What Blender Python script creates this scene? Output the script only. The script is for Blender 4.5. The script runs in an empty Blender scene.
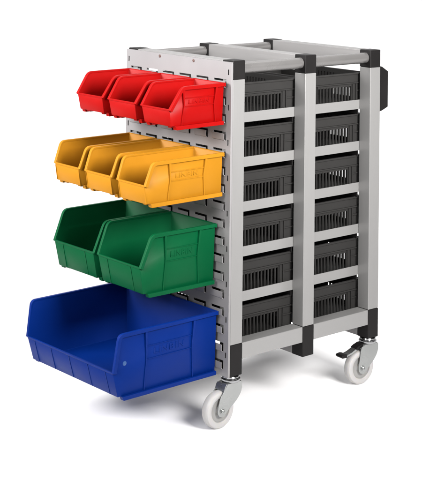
import bpy, bmesh, math, random
from mathutils import Vector, Matrix

random.seed(7)
C = bpy.context.scene.collection
S = 0.001                                            # everything below is measured in millimetres

# ------------------------------------------------------------------ camera
cam_d = bpy.data.cameras.new("camera")
cam = bpy.data.objects.new("camera", cam_d)
C.objects.link(cam)
yaw, pit, rol = math.radians(-40.352365), math.radians(-0.9709), math.radians(0.658154)
Fw = Vector((-math.sin(yaw) * math.cos(pit), math.cos(yaw) * math.cos(pit), -math.sin(pit)))
Rt = Vector((math.cos(yaw), math.sin(yaw), 0))
Up = Rt.cross(Fw)
R2 = Rt * math.cos(rol) + Up * math.sin(rol)
U2 = -Rt * math.sin(rol) + Up * math.cos(rol)
M4 = Matrix((R2, U2, -Fw)).transposed().to_4x4()
M4.translation = Vector((-2214.7757, -2513.5069, 1252.7928)) * S
cam.matrix_world = M4
cam_d.sensor_fit = 'HORIZONTAL'
cam_d.sensor_width = 36
cam_d.lens = 1339.183 * 36 / 422
cam_d.shift_x = 0.0
cam_d.shift_y = (-99.16 - 240) / 422
cam_d.clip_start = 0.05
cam_d.clip_end = 200
bpy.context.scene.camera = cam

# ------------------------------------------------------------------ light
sc = bpy.context.scene
w = bpy.data.worlds.new("World")
sc.world = w
w.use_nodes = True
w.node_tree.nodes['Background'].inputs[0].default_value = (1.0, 0.99, 0.985, 1)
nt = w.node_tree
bg = nt.nodes['Background']
tc = nt.nodes.new('ShaderNodeTexCoord')                # a studio that is bright above, behind and to the left, dim at front right
dp = nt.nodes.new('ShaderNodeVectorMath'); dp.operation = 'DOT_PRODUCT'
dp.inputs[1].default_value = Vector((-0.55, 0.62, 0.56)).normalized()
nt.links.new(tc.outputs['Generated'], dp.inputs[0])
mr = nt.nodes.new('ShaderNodeMapRange'); mr.interpolation_type = 'SMOOTHSTEP'
mr.inputs['From Min'].default_value = -0.75; mr.inputs['From Max'].default_value = 0.9
mr.inputs['To Min'].default_value = 0.10; mr.inputs['To Max'].default_value = 0.95
nt.links.new(dp.outputs['Value'], mr.inputs['Value'])
nt.links.new(mr.outputs[0], bg.inputs[1])

def area(name, loc, target, sx, sy, power, col=(1, 1, 1), spread=180):
    d = bpy.data.lights.new(name, 'AREA')
    d.shape = 'RECTANGLE'; d.size = sx; d.size_y = sy; d.energy = power; d.color = col; d.spread = math.radians(spread)
    o = bpy.data.objects.new(name, d); C.objects.link(o)
    o.location = loc
    o.rotation_euler = (Vector(target) - Vector(loc)).to_track_quat('-Z', 'Y').to_euler()
    return o
area("overhead_softbox", (0.30, -0.35, 2.7), (0.27, 0.15, 0.3), 2.0, 2.0, 12, (1, 0.99, 0.98))
area("front_softbox", (0.02, -1.75, 1.50), (0.22, 0.0, 0.86), 0.8, 0.8, 25, (1, 0.985, 0.97), 65)
area("left_fill", (-1.70, 0.75, 1.40), (-0.08, 0.2, 0.80), 0.8, 0.8, 15, (1, 0.985, 0.98), 65)  # added lamp that brightens the louvre panel and bin fronts
area("corner_fill", (-1.80, -0.40, 1.35), (-0.05, 0.1, 0.66), 0.7, 0.7, 5.5, (1, 0.985, 0.98), 65)  # weak lamp added to lift the panel strip beside the bins
area("backdrop_fill", (1.6, 2.0, 4.2), (2.9, 3.4, 0.2), 4.8, 2.4, 66)  # added wash that keeps the rising sweep clean white
area("floor_fill", (-1.9, -0.6, 4.2), (-1.0, 0.4, 0.0), 3.2, 3.2, 40)  # added from above so the open floor turns white

sc.view_settings.view_transform = 'Standard'
sc.view_settings.look = 'None'
sc.view_settings.exposure = 0.0
sc.view_settings.gamma = 1.0

# ------------------------------------------------------------------ materials
def mat(name, col, rough=0.4, metal=0.0, spec=0.5, bump=0.0, bscale=900, var=0.0, brushed=None, coat=0.0, sss=0.0):
    m = bpy.data.materials.new(name); m.use_nodes = True
    nt = m.node_tree; b = nt.nodes['Principled BSDF']
    b.inputs['Base Color'].default_value = (*col, 1)
    b.inputs['Roughness'].default_value = rough
    b.inputs['Metallic'].default_value = metal
    b.inputs['Specular IOR Level'].default_value = spec
    b.inputs['Coat Weight'].default_value = coat
    tc = nt.nodes.new('ShaderNodeTexCoord')
    if sss:
        b.inputs['Subsurface Weight'].default_value = sss
        b.inputs['Subsurface Radius'].default_value = (0.006, 0.003, 0.001)
        b.inputs['Subsurface Scale'].default_value = 1.0
    if var or brushed:
        mp = nt.nodes.new('ShaderNodeMapping')
        nt.links.new(tc.outputs['Object'], mp.inputs['Vector'])
        mp.inputs['Scale'].default_value = brushed or (14, 14, 14)
        n = nt.nodes.new('ShaderNodeTexNoise'); n.inputs['Scale'].default_value = 1.0
        n.inputs['Detail'].default_value = 5
        nt.links.new(mp.outputs[0], n.inputs['Vector'])
        r = nt.nodes.new('ShaderNodeMapRange')
        r.inputs['From Min'].default_value = 0.25; r.inputs['From Max'].default_value = 0.75
        r.inputs['To Min'].default_value = 1 - (var or 0.05); r.inputs['To Max'].default_value = 1 + (var or 0.05)
        nt.links.new(n.outputs['Fac'], r.inputs['Value'])
        mx = nt.nodes.new('ShaderNodeVectorMath'); mx.operation = 'SCALE'
        mx.inputs[0].default_value = col
        nt.links.new(r.outputs[0], mx.inputs['Scale'])
        nt.links.new(mx.outputs[0], b.inputs['Base Color'])
        r2 = nt.nodes.new('ShaderNodeMapRange')
        r2.inputs['From Min'].default_value = 0.25; r2.inputs['From Max'].default_value = 0.75
        r2.inputs['To Min'].default_value = max(rough - 0.06, 0.02); r2.inputs['To Max'].default_value = rough + 0.06
        nt.links.new(n.outputs['Fac'], r2.inputs['Value'])
        nt.links.new(r2.outputs[0], b.inputs['Roughness'])
    if bump:
        n2 = nt.nodes.new('ShaderNodeTexNoise'); n2.inputs['Scale'].default_value = bscale
        n2.inputs['Detail'].default_value = 3
        nt.links.new(tc.outputs['Object'], n2.inputs['Vector'])
        bp = nt.nodes.new('ShaderNodeBump'); bp.inputs['Strength'].default_value = bump
        bp.inputs['Distance'].default_value = 0.001
        nt.links.new(n2.outputs['Fac'], bp.inputs['Height'])
        nt.links.new(bp.outputs[0], b.inputs['Normal'])
    return m

M = dict(
    floor=mat('white_paper', (0.90, 0.895, 0.90), 0.6, spec=0.25),
    red=mat('red_plastic', (0.185, 0.0012, 0.0010), 0.42, spec=0.07, bump=0.05, bscale=700, var=0.05),
    yellow=mat('yellow_plastic', (0.250, 0.106, 0.006), 0.42, spec=0.07, bump=0.05, bscale=700, var=0.05),
    green=mat('green_plastic', (0.0005, 0.047, 0.0155), 0.42, spec=0.07, bump=0.05, bscale=700, var=0.05),
    blue=mat('blue_plastic', (0.0005, 0.0125, 0.108), 0.42, spec=0.07, bump=0.05, bscale=700, var=0.05),
    alu_v=mat('anodised_aluminium_upright', (0.20, 0.198, 0.195), 0.36, metal=0.42, var=0.022, brushed=(900, 900, 7)),
    alu_x=mat('anodised_aluminium_rail', (0.205, 0.203, 0.20), 0.36, metal=0.42, var=0.022, brushed=(7, 900, 900)),
    alu_y=mat('anodised_aluminium_cross_rail', (0.20, 0.196, 0.194), 0.36, metal=0.5, var=0.022, brushed=(900, 7, 900)),
    tube=mat('grey_satin_tube', (0.165, 0.160, 0.157), 0.25, metal=0.6, var=0.02),
    panel=mat('light_grey_powder_coat', (0.152, 0.147, 0.149), 0.42, bump=0.08, bscale=1600, var=0.02),
    black=mat('black_nylon', (0.0065, 0.006, 0.006), 0.45, spec=0.12, bump=0.06, bscale=900, var=0.1),
    tray=mat('dark_grey_plastic', (0.0175, 0.017, 0.0165), 0.42, spec=0.08, bump=0.05, bscale=800, var=0.06),
    zinc=mat('zinc_plated_steel', (0.28, 0.288, 0.283), 0.28, metal=0.9, var=0.08, bump=0.03, bscale=300),
    chrome=mat('chromed_steel', (0.30, 0.303, 0.307), 0.14, metal=1.0),
    nylon=mat('white_nylon', (0.31, 0.303, 0.30), 0.40, var=0.03, sss=0.25),
    hub=mat('greyed_nylon', (0.20, 0.198, 0.193), 0.45, var=0.06, sss=0.15),
    screw=mat('dark_screw', (0.11, 0.07, 0.06), 0.4, metal=0.5),
    sticker=mat('pale_blue_dot', (0.008, 0.045, 0.15), 0.4),
)

# ------------------------------------------------------------------ mesh helpers
class MB:
    """Collects shapes (mm) and links them as ONE mesh object."""
    def __init__(s): s.bm = bmesh.new()
    def v(s, p): return s.bm.verts.new((p[0] * S, p[1] * S, p[2] * S))
    def face(s, vs):
        try: return s.bm.faces.new(vs)
        except ValueError: return None
    def box(s, x0, x1, y0, y1, z0, z1):
        q = [s.v((x, y, z)) for z in (z0, z1) for (x, y) in ((x0, y0), (x1, y0), (x1, y1), (x0, y1))]
        for f in ((3, 2, 1, 0), (4, 5, 6, 7), (0, 1, 5, 4), (1, 2, 6, 5), (2, 3, 7, 6), (3, 0, 4, 7)):
            s.face([q[i] for i in f])
    def prism(s, poly, fn0, fn1):
        """poly of 2-D points; fn0 / fn1 turn a 2-D point into the two end points."""
        a = [s.v(fn0(p)) for p in poly]; b = [s.v(fn1(p)) for p in poly]
        s.face(list(reversed(a))); s.face(b)
        n = len(poly)
        for i in range(n): s.face([a[i], a[(i + 1) % n], b[(i + 1) % n], b[i]])
    def sweep(s, stations):
        """stations: list of rings (lists of points); closed ends."""
        rs = [[s.v(p) for p in r] for r in stations]
        n = len(rs[0])
        for r0, r1 in zip(rs, rs[1:]):
            for i in range(n): s.face([r0[i], r0[(i + 1) % n], r1[(i + 1) % n], r1[i]])
        s.face(list(reversed(rs[0]))); s.face(rs[-1])
    def cyl(s, p0, p1, r, n=32, r1=None):
        p0, p1 = Vector(p0), Vector(p1); d = (p1 - p0).normalized()
        a = d.orthogonal().normalized(); b = d.cross(a)
        r1 = r if r1 is None else r1
        s.sweep([[p + (a * math.cos(t) + b * math.sin(t)) * q for t in [2 * math.pi * i / n for i in range(n)]]
                 for p, q in ((p0, r), (p1, r1))])
    def lathe(s, c, axis, prof, n=48):
        """prof: list of (radius, offset along axis)."""
        c = Vector(c); d = Vector(axis).normalized(); a = d.orthogonal().normalized(); b = d.cross(a)
        s.sweep([[c + d * o + (a * math.cos(t) + b * math.sin(t)) * max(r, 0.01) for t in [2 * math.pi * i / n for i in range(n)]]
                 for r, o in prof])
    def plate(s, u_len, v_len, holes, thick, fn):
        """A plate with rectangular holes; fn(u, v, t) -> point."""
        us = sorted({0, u_len, *[h[0] for h in holes], *[h[1] for h in holes]})
        vs = sorted({0, v_len, *[h[2] for h in holes], *[h[3] for h in holes]})
        nu, nv = len(us) - 1, len(vs) - 1
        solid = [[not any(h[0] <= (us[i] + us[i + 1]) / 2 <= h[1] and h[2] <= (vs[j] + vs[j + 1]) / 2 <= h[3] for h in holes)
                  for j in range(nv)] for i in range(nu)]
        cache = {}
        def g(i, j, k):
            if (i, j, k) not in cache: cache[(i, j, k)] = s.v(fn(us[i], vs[j], thick * k))
            return cache[(i, j, k)]
        ok = lambda i, j: 0 <= i < nu and 0 <= j < nv and solid[i][j]
        for i in range(nu):
            for j in range(nv):
                if not solid[i][j]: continue
                s.face([g(i, j, 0), g(i + 1, j, 0), g(i + 1, j + 1, 0), g(i, j + 1, 0)])
                s.face([g(i, j + 1, 1), g(i + 1, j + 1, 1), g(i + 1, j, 1), g(i, j, 1)])
                if not ok(i - 1, j): s.face([g(i, j, 0), g(i, j + 1, 0), g(i, j + 1, 1), g(i, j, 1)])
                if not ok(i + 1, j): s.face([g(i + 1, j, 0), g(i + 1, j, 1), g(i + 1, j + 1, 1), g(i + 1, j + 1, 0)])
                if not ok(i, j - 1): s.face([g(i, j, 0), g(i, j, 1), g(i + 1, j, 1), g(i + 1, j, 0)])
                if not ok(i, j + 1): s.face([g(i, j + 1, 0), g(i + 1, j + 1, 0), g(i + 1, j + 1, 1), g(i, j + 1, 1)])
    def build(s, name, m, parent=None, bevel=0.0, seg=2, smooth=True, solid=0.0, loc=None, renormal=True):
        if renormal: bmesh.ops.recalc_face_normals(s.bm, faces=s.bm.faces[:])
        me = bpy.data.meshes.new(name); s.bm.to_mesh(me); s.bm.free()
        me.materials.append(m)
        if smooth:
            for p in me.polygons: p.use_smooth = True
            me.set_sharp_from_angle(angle=math.radians(35))
        o = bpy.data.objects.new(name, me); C.objects.link(o)
        if parent: o.parent = parent
        if loc: o.location = [c * S for c in loc]
        if solid:
            md = o.modifiers.new('thickness', 'SOLIDIFY'); md.thickness = solid * S; md.offset = -1; md.use_even_offset = True
        if bevel:
            md = o.modifiers.new('bevel', 'BEVEL'); md.width = bevel * S; md.segments = seg
            md.limit_method = 'ANGLE'; md.angle_limit = math.radians(40); md.harden_normals = True
        return o

def thing(name, label, cat, loc=(0, 0, 0), group=None):
    o = bpy.data.objects.new(name, None); C.objects.link(o)
    o.empty_display_size = 0.05
    o.location = [c * S for c in loc]
    o['label'] = label; o['category'] = cat
    if group: o['group'] = group
    return o

def dup(o, parent=None):
    c = o.copy(); C.objects.link(c)
    if parent: c.parent = parent
    for ch in list(o.children): dup(ch, c)
    return c

# ------------------------------------------------------------------ setting: white paper sweep
d_ = Vector((0.648, 0.762, 0)); s_ = Vector((0.762, -0.648, 0))
mb = MB()
prof = [(-9000, 0), (-3000, 0), (0, 0), (1900, 0)]
for i in range(1, 25):
    a = math.pi / 2 * i / 24
    prof.append((1900 + 2200 * math.sin(a), 2200 - 2200 * math.cos(a)))
prof.append((4100, 6500))
rows = []
for f, z in prof:
    rows.append([mb.v(d_ * f + s_ * x + Vector((0, 0, z))) for x in (-7000, -2000, 0, 2000, 7000)])
for r0, r1 in zip(rows, rows[1:]):
    for i in range(4): mb.face([r0[i], r0[i + 1], r1[i + 1], r1[i]])
fl = mb.build('floor', M['floor'])
for p in fl.data.polygons: p.use_smooth = True
fl['kind'] = 'structure'

# ------------------------------------------------------------------ trolley frame
L, W, PS = 540.6, 434.0, 40.0
ZT, ZC, ZB1, ZB0 = 910.8, 862.6, 202.8, 124.1
PX = [0.0, 251.9, 500.6]; PY = [0.0, W - PS]
trolley = thing('container_trolley',
                'tall aluminium frame trolley on castors with a louvred panel at its left end', 'trolley', (L / 2, W / 2, 0))
OX, OY = L / 2, W / 2
def part(mbx, name, m, parent=None, **k):
    if parent is None:
        return mbx.build(name, m, trolley, loc=(-OX, -OY, 0), **k)
    return mbx.build(name, m, parent, **k)

for x in PX:
    for y in PY:
        b = MB(); b.box(x, x + PS, y, y + PS, ZB1, ZC)
        part(b, 'post', M['alu_v'], bevel=1.6, seg=3)
        b = MB(); b.box(x - .4, x + PS + .4, y - .4, y + PS + .4, ZC + .3, ZT)
        part(b, 'corner_cap', M['black'], bevel=2.4, seg=3)
        b = MB(); b.box(x - .4, x + PS + .4, y - .4, y + PS + .4, ZB0, ZB1 - .3)
        part(b, 'corner_cap', M['black'], bevel=2.0, seg=3)
for y in PY:
    for a, c in ((0, 1), (1, 2)):
        x0, x1 = PX[a] + PS + .4, PX[c] - .4
        b = MB(); b.cyl((x0 - 6, y + 20, 889), (x1 + 6, y + 20, 889), 14.5, 40)
        part(b, 'top_tube', M['tube'])
        b = MB(); b.box(x0, x1, y, y + PS, 162.6, ZB1)
        part(b, 'bottom_rail', M['alu_x'], bevel=1.4)
for x in PX:
    b = MB(); b.box(x + .6, x + PS - .6, PS + .4, W - PS - .4, ZT - 42, ZT - 1)
    part(b, 'cross_rail', M['alu_y'], bevel=1.6, seg=3)
    b = MB(); b.box(x + .6, x + PS - .6, PS + .4, W - PS - .4, ZB0 + .6, 162.2)
    part(b, 'cross_rail', M['alu_y'], bevel=1.6, seg=3)
# tray rails: a folded strip on the inner edge of the posts, front and back
TIER = [202.8] + [202.8 + 113.8 * k for k in range(1, 6)]        # top of the rail that carries each tier
for k in range(1, 6):
    zt = TIER[k]
    for yi, sg in ((PS, 1), (W - PS, -1)):
        for a, c in ((0, 1), (1, 2)):
            x0, x1 = PX[a] + PS - 22, PX[c] + 20
            b = MB()
            y0, y1 = sorted((yi + .2 * sg, yi + 2.4 * sg)); b.box(x0, x1, y0, y1, zt - 25.6, zt)
            y0, y1 = sorted((yi + 2.4 * sg, yi + 16 * sg)); b.box(x0, x1, y0, y1, zt - 25.6, zt - 23.6)
            part(b, 'tray_rail', M['alu_x'], bevel=.5)

# guides along both sides of each bay, just above the trays below the rails
for k in range(1, 6):
    zt = TIER[k]
    for a, c in ((0, 1), (1, 2)):
        for x0, x1 in ((PX[a] + PS + .2, PX[a] + PS + 4.2), (PX[c] - 4.2, PX[c] - .2)):
            b = MB(); b.box(x0, x1, PS + 3, W - PS - 3, zt - 39.5, zt - 26)
            part(b, 'tray_guide', M['black'], bevel=.5)

# louvred end panel
Z0P, Z1P = ZB0, 907.0
XF = -6.5
Yc = [42 + 69.6 * i for i in range(6)]
holes, tongues = [], []
for r in range(17):
    zc = 853.4 - 43.76 * r
    for yc in Yc:
        holes.append((yc - 23.6, yc + 23.6, zc - 12 - Z0P, zc + 10 - Z0P)); tongues.append((yc, zc))
for r in range(9):
    ze = 881.8 - 88.0 * r
    for ye in (10.0, 424.0): holes.append((ye - 2.2, ye + 2.2, ze - 7 - Z0P, ze + 7 - Z0P))
b = MB()
b.plate(W, Z1P - Z0P, holes, 1.5, lambda u, v, t: (XF + t, u, Z0P + v))
for yc, zc in tongues:
    pr = [(0, -12.1), (-2.6, -11.6), (-4.8, -10.2), (-5.6, -7.6), (-5.6, 6)]
    inn = [(1.5, -12.1), (-2.0, -10.2), (-3.8, -9.0), (-4.3, -7.0), (-4.3, 6)]
    poly = pr + inn[::-1]
    b.prism(poly, lambda p: (XF + p[0], yc - 22.6, zc + p[1]), lambda p: (XF + p[0], yc + 22.6, zc + p[1]))
b.box(XF + 1.5, -.5, .05, 1.5, Z0P, Z1P); b.box(XF + 1.5, -.5, W - 1.5, W - .05, Z0P, Z1P)      # folded edges
b.box(XF + 1.5, -.5, 1.5, W - 1.5, Z1P - 1.5, Z1P - .05)
pan = part(b, 'louvre_panel', M['panel'])
for ys in (147.3, 287.7):
    b = MB(); b.lathe((XF - .05, ys, 899.5), (-1, 0, 0), [(4.0, 0), (4.0, .8), (3.0, 1.8), (1.2, 1.9), (1.1, .9)], 20)
    part(b, 'screw', M['screw'])

# push handle on the far end: two angled brackets and a grip
b = MB()
for y in (14, W - 36):
    poly = [(L + .5, 866), (L + 24, 861), (L + 48, 847), (L + 48, 748), (L + 24, 739), (L + .5, 735)]
    b.prism(poly, lambda p: (p[0], y, p[1]), lambda p: (p[0], y + 22, p[1]))
b.cyl((L + 34, 36, 802), (L + 34, W - 36, 802), 13, 24)
part(b, 'push_handle', M['black'], bevel=2)

# ------------------------------------------------------------------ castors
def castor(px, py, ang, trail, brake):
    """A swivel castor under a post; the wheel trails in direction -x turned by ang."""
    e = bpy.data.objects.new('castor', None); C.objects.link(e); e.parent = trolley
    e.empty_display_size = .03
    e.location = ((px - OX) * S, (py - OY) * S, 0); e.rotation_euler = (0, 0, ang)
    t = -trail
    wm = MB()
    wm.lathe((t, 0, 45.8), (0, 1, 0), [(29.5, -7), (30, -10.6), (32, -12), (39, -12.4), (43, -10.8), (45.1, -7.5), (45.8, -3.5), (45.8, 3.5), (45.1, 7.5), (43, 10.8),
                                       (39, 12.4), (32, 12), (30, 10.6), (29.5, 7)], 72)
    wo = wm.build('wheel', M['nylon'], e)
    hm = MB()
    hm.lathe((t, 0, 45.8), (0, 1, 0), [(9, -13.4), (12, -13), (13, -8), (30, -7.4), (30, 7.4), (13, 8), (12, 13), (9, 13.4)], 48)
    hm.build('hub', M['hub'], wo)
    f = MB()
    def outline():
        pts = [(-24, 108), (21, 108), (24, 104), (24, 90)]
        p0, p1, p2 = Vector((24, 90)), Vector((20, 66)), Vector((t + 12, 40))
        for i in range(1, 9):
            q = i / 9; pts.append(tuple(p0 * (1 - q) ** 2 + p1 * 2 * q * (1 - q) + p2 * q * q))
        for i in range(0, 9):
            a = -math.pi * .25 - i / 8 * math.pi * .72
            pts.append((t + 15 * math.cos(a), 45.8 + 15 * math.sin(a)))
        p0, p1, p2 = Vector((t - 14.6, 53)), Vector((t - 8, 84)), Vector((-28 if not brake else t - 6, 100))
        for i in range(1, 8):
            q = i / 8; pts.append(tuple(p0 * (1 - q) ** 2 + p1 * 2 * q * (1 - q) + p2 * q * q))
        pts.append((-28 if not brake else t - 4, 103))
        return pts
    ol = outline()
    for y0 in (-17.5, 15):
        f.prism(ol, lambda p: (p[0], y0, p[1]), lambda p: (p[0], y0 + 2.5, p[1]))
    f.box(-28, 22, -15, 15, 105, 108)
    if not brake: f.prism([(-28, 104.5), (-28, 108), (-33, 103), (-37, 92), (-35, 91), (-31, 101)], lambda p: (p[0], -17.5, p[1]), lambda p: (p[0], 17.5, p[1]))
    f.build('fork', M['zinc'], e, bevel=.7)
    h = MB()
    h.lathe((0, 0, 0), (0, 0, 1), [(16, 107.9), (22, 108.2), (24.5, 110.5), (25.2, 113), (24.5, 115.5), (21.5, 117), (20.5, 118), (22, 119.2), (22.4, 121), (21.5, 123), (17, 123.9)], 56)
    h.build('swivel_head', M['chrome'], e)
    for sg in (-1, 1):
        a = MB()
        a.lathe((t, sg * 17.4, 45.8), (0, sg, 0), [(8, 0), (8, 1), (5.2, 1.1), (5.2, 4.2), (4.2, 5), (2.6, 5.1), (2.4, 4.2)], 24)
        a.build('axle_bolt', M['zinc'], e)
    if brake:
        br = MB()
        lev = [(-20, 107.5), (-34, 106), (-52, 98), (-66, 92), (-80, 88.5), (-96, 87), (-97, 83.5), (-80, 84), (-65, 87), (-50, 93), (-34, 101), (-20, 103)]
        br.prism(lev, lambda p: (p[0], -11, p[1]), lambda p: (p[0], 11, p[1]))
        bo = br.build('brake_lever', M['zinc'], e, bevel=.8)
        tp = MB()
        tpl = [(-82, 90.5), (-90, 92), (-101, 90.5), (-104, 86), (-99, 82), (-84, 81.5)]
        tp.prism(tpl, lambda p: (p[0], -13, p[1]), lambda p: (p[0], 13, p[1]))
        tp.build('pedal', M['black'], bo, bevel=1.2)
        tp = MB()
        tp.prism([(-24, 110), (-40, 106), (-50, 101), (-50, 96), (-38, 98), (-24, 102)], lambda p: (p[0], -12.5, p[1]), lambda p: (p[0], 12.5, p[1]))
        tp.build('brake_cover', M['black'], bo, bevel=1.2)
castor(20, 20, 0.02, 42, False)
castor(520.6, 20, -0.10, 31, True)
castor(20, W - 20, 0.25, 42, False)
castor(520.6, W - 20, -0.2, 42, False)

# ------------------------------------------------------------------ slotted trays
TW, TD, TH = 240.0, 344.0, 86.0
def make_tray():
    t = thing('slotted_tray', '', 'tray')
    m = MB(); hw, hd = TW / 2 - 5, TD / 2 - 5
    sl = [(hw + (i - 5) * 12.0 - 3.6, hw + (i - 5) * 12.0 + 3.6, 7, 50) for i in range(11)]
    sd = []
    for i in range(22): 
        y = hd + (i - 10.5) * 12.0
        if i <= 6 or i >= 15: sd.append((y - 2.9, y + 2.9, 14, 50))
        if 6 <= i <= 15: sd.append((y - 2.9, y + 2.9, 62, 74))
    th = 2.4
    m.plate(2 * hw, TH, sl, th, lambda u, v, k: (-hw + u, -hd + k, v))
    m.plate(2 * hw, TH, sl, th, lambda u, v, k: (-hw + u, hd - k, v))
    m.plate(2 * hd - 2 * th, TH, sd, th, lambda u, v, k: (-hw + k, -hd + th + u, v))
    m.plate(2 * hd - 2 * th, TH, sd, th, lambda u, v, k: (hw - k, -hd + th + u, v))
    m.box(-hw + th, hw - th, -hd + th, hd - th, .5, 3)
    r = MB()
    def ring(z0, z1, o):
        r.box(-hw - o, hw + o, -hd - o, -hd - .02, z0, z1); r.box(-hw - o, hw + o, hd + .02, hd + o, z0, z1)
        r.box(-hw - o, -hw - .02, -hd - .01, hd + .01, z0, z1); r.box(hw + .02, hw + o, -hd - .01, hd + .01, z0, z1)
    ring(TH - 4, TH + .6, 4.5); ring(TH - 29, TH - 25.5, 4.0); ring(TH - 25.4, TH - 4.1, 1.6)
    r.build('rim', M['tray'], t, bevel=.7)
    q = m
    for sg in (-1, 1):                                   # upright ribs and finger ledges at the corners of the two short walls
        for yy, ss in ((-hd, -1), (hd, 1)):
            y0, y1 = sorted((yy + .02 * ss, yy + 3.6 * ss))
            for u in (66.5, 79.5):
                x0, x1 = sorted((sg * u, sg * (u + 2.4))); q.box(x0, x1, y0, y1, 2, TH - 29.2)
            x0, x1 = sorted((sg * 82, sg * (hw - .5)))
            q.box(x0, x1, y0, y1, 36, 39); 
            y2, y3 = sorted((yy + .02 * ss, yy + 2.2 * ss))
            x0, x1 = sorted((sg * 69, sg * 79.4))
    for i in range(12):                                  # slot bars stand slightly proud
        u = (i - 5.5) * 12.0
        q.box(u - 1.5, u + 1.5, -hd - 1.0, -hd - .02, 6, 52)
    q.build('body', M['tray'], t)
    return t
ORD = ['topmost', 'second from the top', 'third from the top', 'fourth from the top', 'fifth from the top', 'lowest']
proto = make_tray()
first = True
for bay, (xa, xb, nm) in enumerate(((PX[0] + PS, PX[1], 'bay beside the louvred panel'), (PX[1] + PS, PX[2], 'bay beside the push handle'))):
    for k in range(6):
        t = proto if first else dup(proto)
        first = False
        top = 5 - k
        yj = [47, 47.5, 46.5, 47, 46.5, 46][k]
        xj = random.uniform(-1.5, 1.5) + 7 * bay
        if k == 5: xj = 3 if bay == 0 else 18
        t.location = (((xa + xb) / 2 + xj) * S, (yj + TD / 2) * S, (TIER[k] - 12.5) * S)
        t.rotation_euler = (0, 0, math.radians(random.uniform(-.25, .25)))
        t['label'] = 'dark grey slotted tray, %s in the %s' % (ORD[top], nm)
        t['category'] = 'tray'; t['group'] = 'slotted trays on the trolley rails'

# ------------------------------------------------------------------ picking bins
def lettering(text, height, m, parent, loc):
    cu = bpy.data.curves.new('embossed_lettering', 'FONT')
    cu.body = text; cu.size = height / .7 * S; cu.extrude = .5 * S; cu.align_x = 'CENTER'; cu.align_y = 'CENTER'
    cu.space_character = 1.15; cu.bevel_depth = .25 * S
    tmp = bpy.data.objects.new('tmp', cu); C.objects.link(tmp)
    dg = bpy.context.evaluated_depsgraph_get()
    me = bpy.data.meshes.new_from_object(tmp.evaluated_get(dg))
    bpy.data.objects.remove(tmp)
    me.name = 'embossed_lettering'; me.materials.clear(); me.materials.append(m)
    o = bpy.data.objects.new('embossed_lettering', me); C.objects.link(o); o.parent = parent
    o.location = [c * S for c in loc]
    return o

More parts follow.
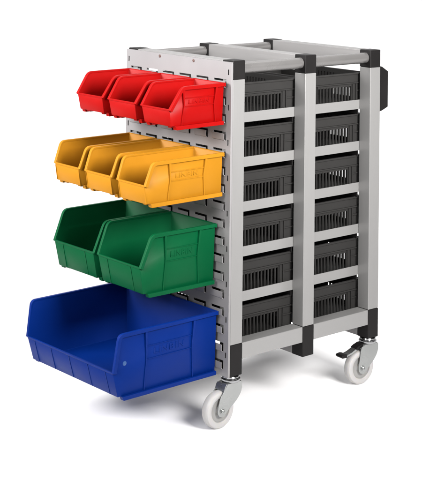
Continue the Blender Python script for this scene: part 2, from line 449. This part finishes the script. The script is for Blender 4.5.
def make_bin(name, colour, m, BW, H, fr, flp, hl, fb, r1, r2, panels, feet, zf=9.0):
    """Local frame: f = distance out from the louvre panel (world -x), y across, z up from the bin's underside."""
    t = thing(name, '', 'storage bin')
    ov, draft, th = 5.0, 6.0, 2.6
    def yo(z): return BW / 2 - ov - draft * (1 - z / H)
    P = lambda f, y, z: (-f, y, z)
    # rounded upper front corner
    cor, rr = [], min(14, H * .12)
    c0 = Vector((fr - rr, H)); dd = (Vector((flp, hl)) - Vector((fr, H))).normalized(); c2 = Vector((fr, H)) + dd * rr
    for i in range(7):
        q = i / 6; cor.append(c0 * (1 - q) ** 2 + Vector((fr, H)) * 2 * q * (1 - q) + c2 * q * q)
    outline = [(0, zf), (0, H)] + [tuple(c) for c in cor] + [(flp, hl), (fb, zf)]
    b = MB()
    vs = {}
    for sg in (-1, 1):
        vs[sg] = [b.v(P(f, sg * yo(z), z)) for f, z in outline]
        b.face(vs[sg])
    l, r = vs[-1], vs[1]
    b.face([l[0], r[0], r[1], l[1]]); b.face([l[0], r[0], r[-1], l[-1]]); b.face([l[-2], r[-2], r[-1], l[-1]])
    shell = b.build('shell', m, None, bevel=1.3, seg=3, solid=th)
    # rim that runs along the side tops and down the sloping mouth
    rb = MB()
    path = [(2.0, H)] + [tuple(c) for c in cor] + [(flp + dd.x * 2, hl + dd.y * 2)]
    for sg in (-1, 1):
        st = []
        for i, (f, z) in enumerate(path):
            a = Vector(path[max(i - 1, 0)]); c = Vector(path[min(i + 1, len(path) - 1)])
            tg = (c - a).normalized(); n = Vector((tg.y, -tg.x))
            if n.y > 0: n = -n
            y = yo(z)
            hgt = 8.5
            o0, o1 = y - th - .9, y + ov
            st.append([P(f - n.x * .9, sg * o0, z - n.y * .9), P(f - n.x * .9, sg * o1, z - n.y * .9),
                       P(f + n.x * hgt, sg * o1, z + n.y * hgt), P(f + n.x * 4, sg * o0, z + n.y * 4)])
        rb.sweep(st)
    yb = yo(H) + ov
    rb.box(-2.0, 2.6, -yb, yb, H - 9, H + .9)            # back top flange (hooks on the louvres)
    yl = yo(hl)
    # thickened top of the front lip
    nx = Vector((flp - fb, hl - zf)).normalized()
    rb.prism([(flp + 1.0, hl + 1.0), (flp - 4.0, hl + 1.0), (flp - 4.0 - nx.x * 3, hl - 4), (flp + 1.0 - nx.x * 3, hl - 4)],
             lambda p: P(p[0], -yl, p[1]), lambda p: P(p[0], yl, p[1]))
    rb.build('rim', m, t, bevel=1.1, seg=2)
    # foot flange and the small feet under the front
    for sg in (-1, 1):
        ff = MB()
        y0, y1 = sorted((sg * (yo(0) - 6), sg * (BW / 2 - 3.0)))
        ff.prism([(-1, 0), (-1, zf + .8), (-(fb - 9), zf + .8), (-(fb - 13), 0)], lambda p: (p[0], y0, p[1]), lambda p: (p[0], y1, p[1]))
        ff.build('foot_flange', m, t, bevel=.9)
    for u in feet:
        ff = MB()
        ff.prism([(u - 8, zf - .05), (u - 6.5, zf - 6), (u + 6.5, zf - 6), (u + 8, zf - .05)], lambda p: P(fb - 30, p[0], p[1]), lambda p: P(fb - 12, p[0], p[1]))
        ff.build('foot', m, t, bevel=.9)
    # the shell with its stiffening ribs on the two sides
    rr_ = MB()
    dg = bpy.context.evaluated_depsgraph_get()
    sm = bpy.data.meshes.new_from_object(shell.evaluated_get(dg))
    rr_.bm.from_mesh(sm)
    bpy.data.objects.remove(shell); bpy.data.meshes.remove(sm)
    def ribline(fx, sg, w):
        st = []
        for i in range(13):
            q = i / 12; z = zf + q * (H - 8 - zf)
            hour = (0.5 - abs(q - .55)) * 2
            fpos = fx + (-1 if fx == r1 else 1) * 5.0 * max(hour, 0) ** 1.2
            pr_ = 3.0 + 4.5 * max(q - .35, 0) + 1.5 * max(.3 - q, 0)
            y = yo(z); wt = w * (.7 + 1.5 * max(q - .45, 0))
            st.append([P(fpos - wt / 2, sg * (y - .5), z), P(fpos + wt / 2, sg * (y - .5), z), P(fpos + wt / 2 - .6, sg * (y + pr_), z), P(fpos - wt / 2 + .6, sg * (y + pr_), z)])
        rr_.sweep(st)
    for sg in (-1, 1):
        ribline(r1, sg, 4.6); ribline(r2, sg, 4.6)
        for frac in (.525, .725):
            z = frac * H; y = yo(z)
            f0, f1 = r1 - 5, r2 + 5
            rr_.prism([(y - .4, z - 1.1), (y + 1.9, z - .8), (y + 1.9, z + .8), (y - .4, z + 1.1)],
                      lambda p: P(f0, sg * p[0], p[1]), lambda p: P(f1, sg * p[0], p[1]))
    for u in panels:                                      # shallow upright ribs on the front wall
        q0, q1 = Vector((fb, zf + 1.0)), Vector((flp - (flp - fb) * 5 / (hl - zf), hl - 5)); 
        rr_.sweep([[P(p.x - .5, u - 1.3, p.y), P(p.x - .5, u + 1.3, p.y), P(p.x + 1.3, u + .9, p.y), P(p.x + 1.3, u - .9, p.y)] for p in (q0, q1)])
    rr_.build('body', m, t, renormal=False)
    z = .625 * H
    lo = lettering('LINBIN', .095 * H, m, t, (-(r1 + r2) / 2, -(yo(z) + .55), z))
    tilt_a = math.atan2(draft, H)
    lo.rotation_euler = (math.pi / 2 + tilt_a, 0, 0)
    lo.scale = ((r1 - r2) * .62 * S / max(lo.dimensions.x, 1e-6), 1, 1)
    return t

XB = -16.5                                               # the bins' backs stand on the louvre tongues
def row(name, word, m, ys, z0, H, fr, flp, hl, fb, r1, r2, panels, feet, labels, group):
    o = -XB
    src = make_bin(name, word, m, ys[0][1] - ys[0][0], H, fr - o, flp - o, hl, fb - o, r1 - o, r2 - o, panels, feet)
    for i, (y0, y1) in enumerate(ys):
        t = src if i == 0 else dup(src)
        t.location = (XB * S, (y0 + y1) / 2 * S, (z0 + random.uniform(-.6, .6)) * S)
        t.rotation_euler = (0, math.radians(random.uniform(-.35, .35)), math.radians(random.uniform(-.5, .5)))
        t['label'] = labels[i]; t['category'] = 'storage bin'
        if group: t['group'] = group
    return src
row('picking_bin', 'red', M['red'], [(10, 136), (149, 275), (288, 414)], 752, 104, 152, 188, 51, 180, 149, 43, [], (-32, 32),
    ['small red bin nearest the corner post, its whole ribbed side in view', 'small red bin hanging between the two other red bins',
     'small red bin at the outer edge of the panel, farthest from the corner post'], 'red bins on the louvred panel')
row('picking_bin', 'yellow', M['yellow'], [(12, 136), (149, 273), (286, 410)], 574, 108, 238, 258, 54, 251, 187, 73, [52, -52], (-30, 30),
    ['yellow bin nearest the corner post, its whole ribbed side in view', 'yellow bin hanging between the two other yellow bins',
     'yellow bin at the outer edge of the panel, farthest from the corner post'], 'yellow bins on the louvred panel')
row('picking_bin', 'green', M['green'], [(38, 226), (234, 421)], 349.5, 150.5, 219, 250, 75, 236, 178, 68, [48, -48], (-60, 60),
    ['green bin nearest the corner post, with its ribbed side in view', 'green bin at the outer edge of the panel, partly behind the other green bin'],
    'green bins on the louvred panel')
bb = row('picking_bin', 'blue', M['blue'], [(30, 411)], 125.5, 158, 323, 336, 70, 319, 243, 92, [150, 78, 0, -78, -150], (-140, -50, 50, 140),
    ['large wide blue open-fronted bin hanging lowest on the panel'], None)
# pale round mark on the near side of the blue bin, close to its mouth
z = 212 - 125.5
b = MB(); b.lathe((0, 0, 0), (0, -1, 0), [(5.5, -.5), (5.5, .35), (4.6, .6)], 24)
st = b.build('round_mark', M['sticker'], bb)
st.location = (-(302 - 16.5) * S, -(381 / 2 - 5.0 - 6 * (1 - z / 158)) * S, z * S)
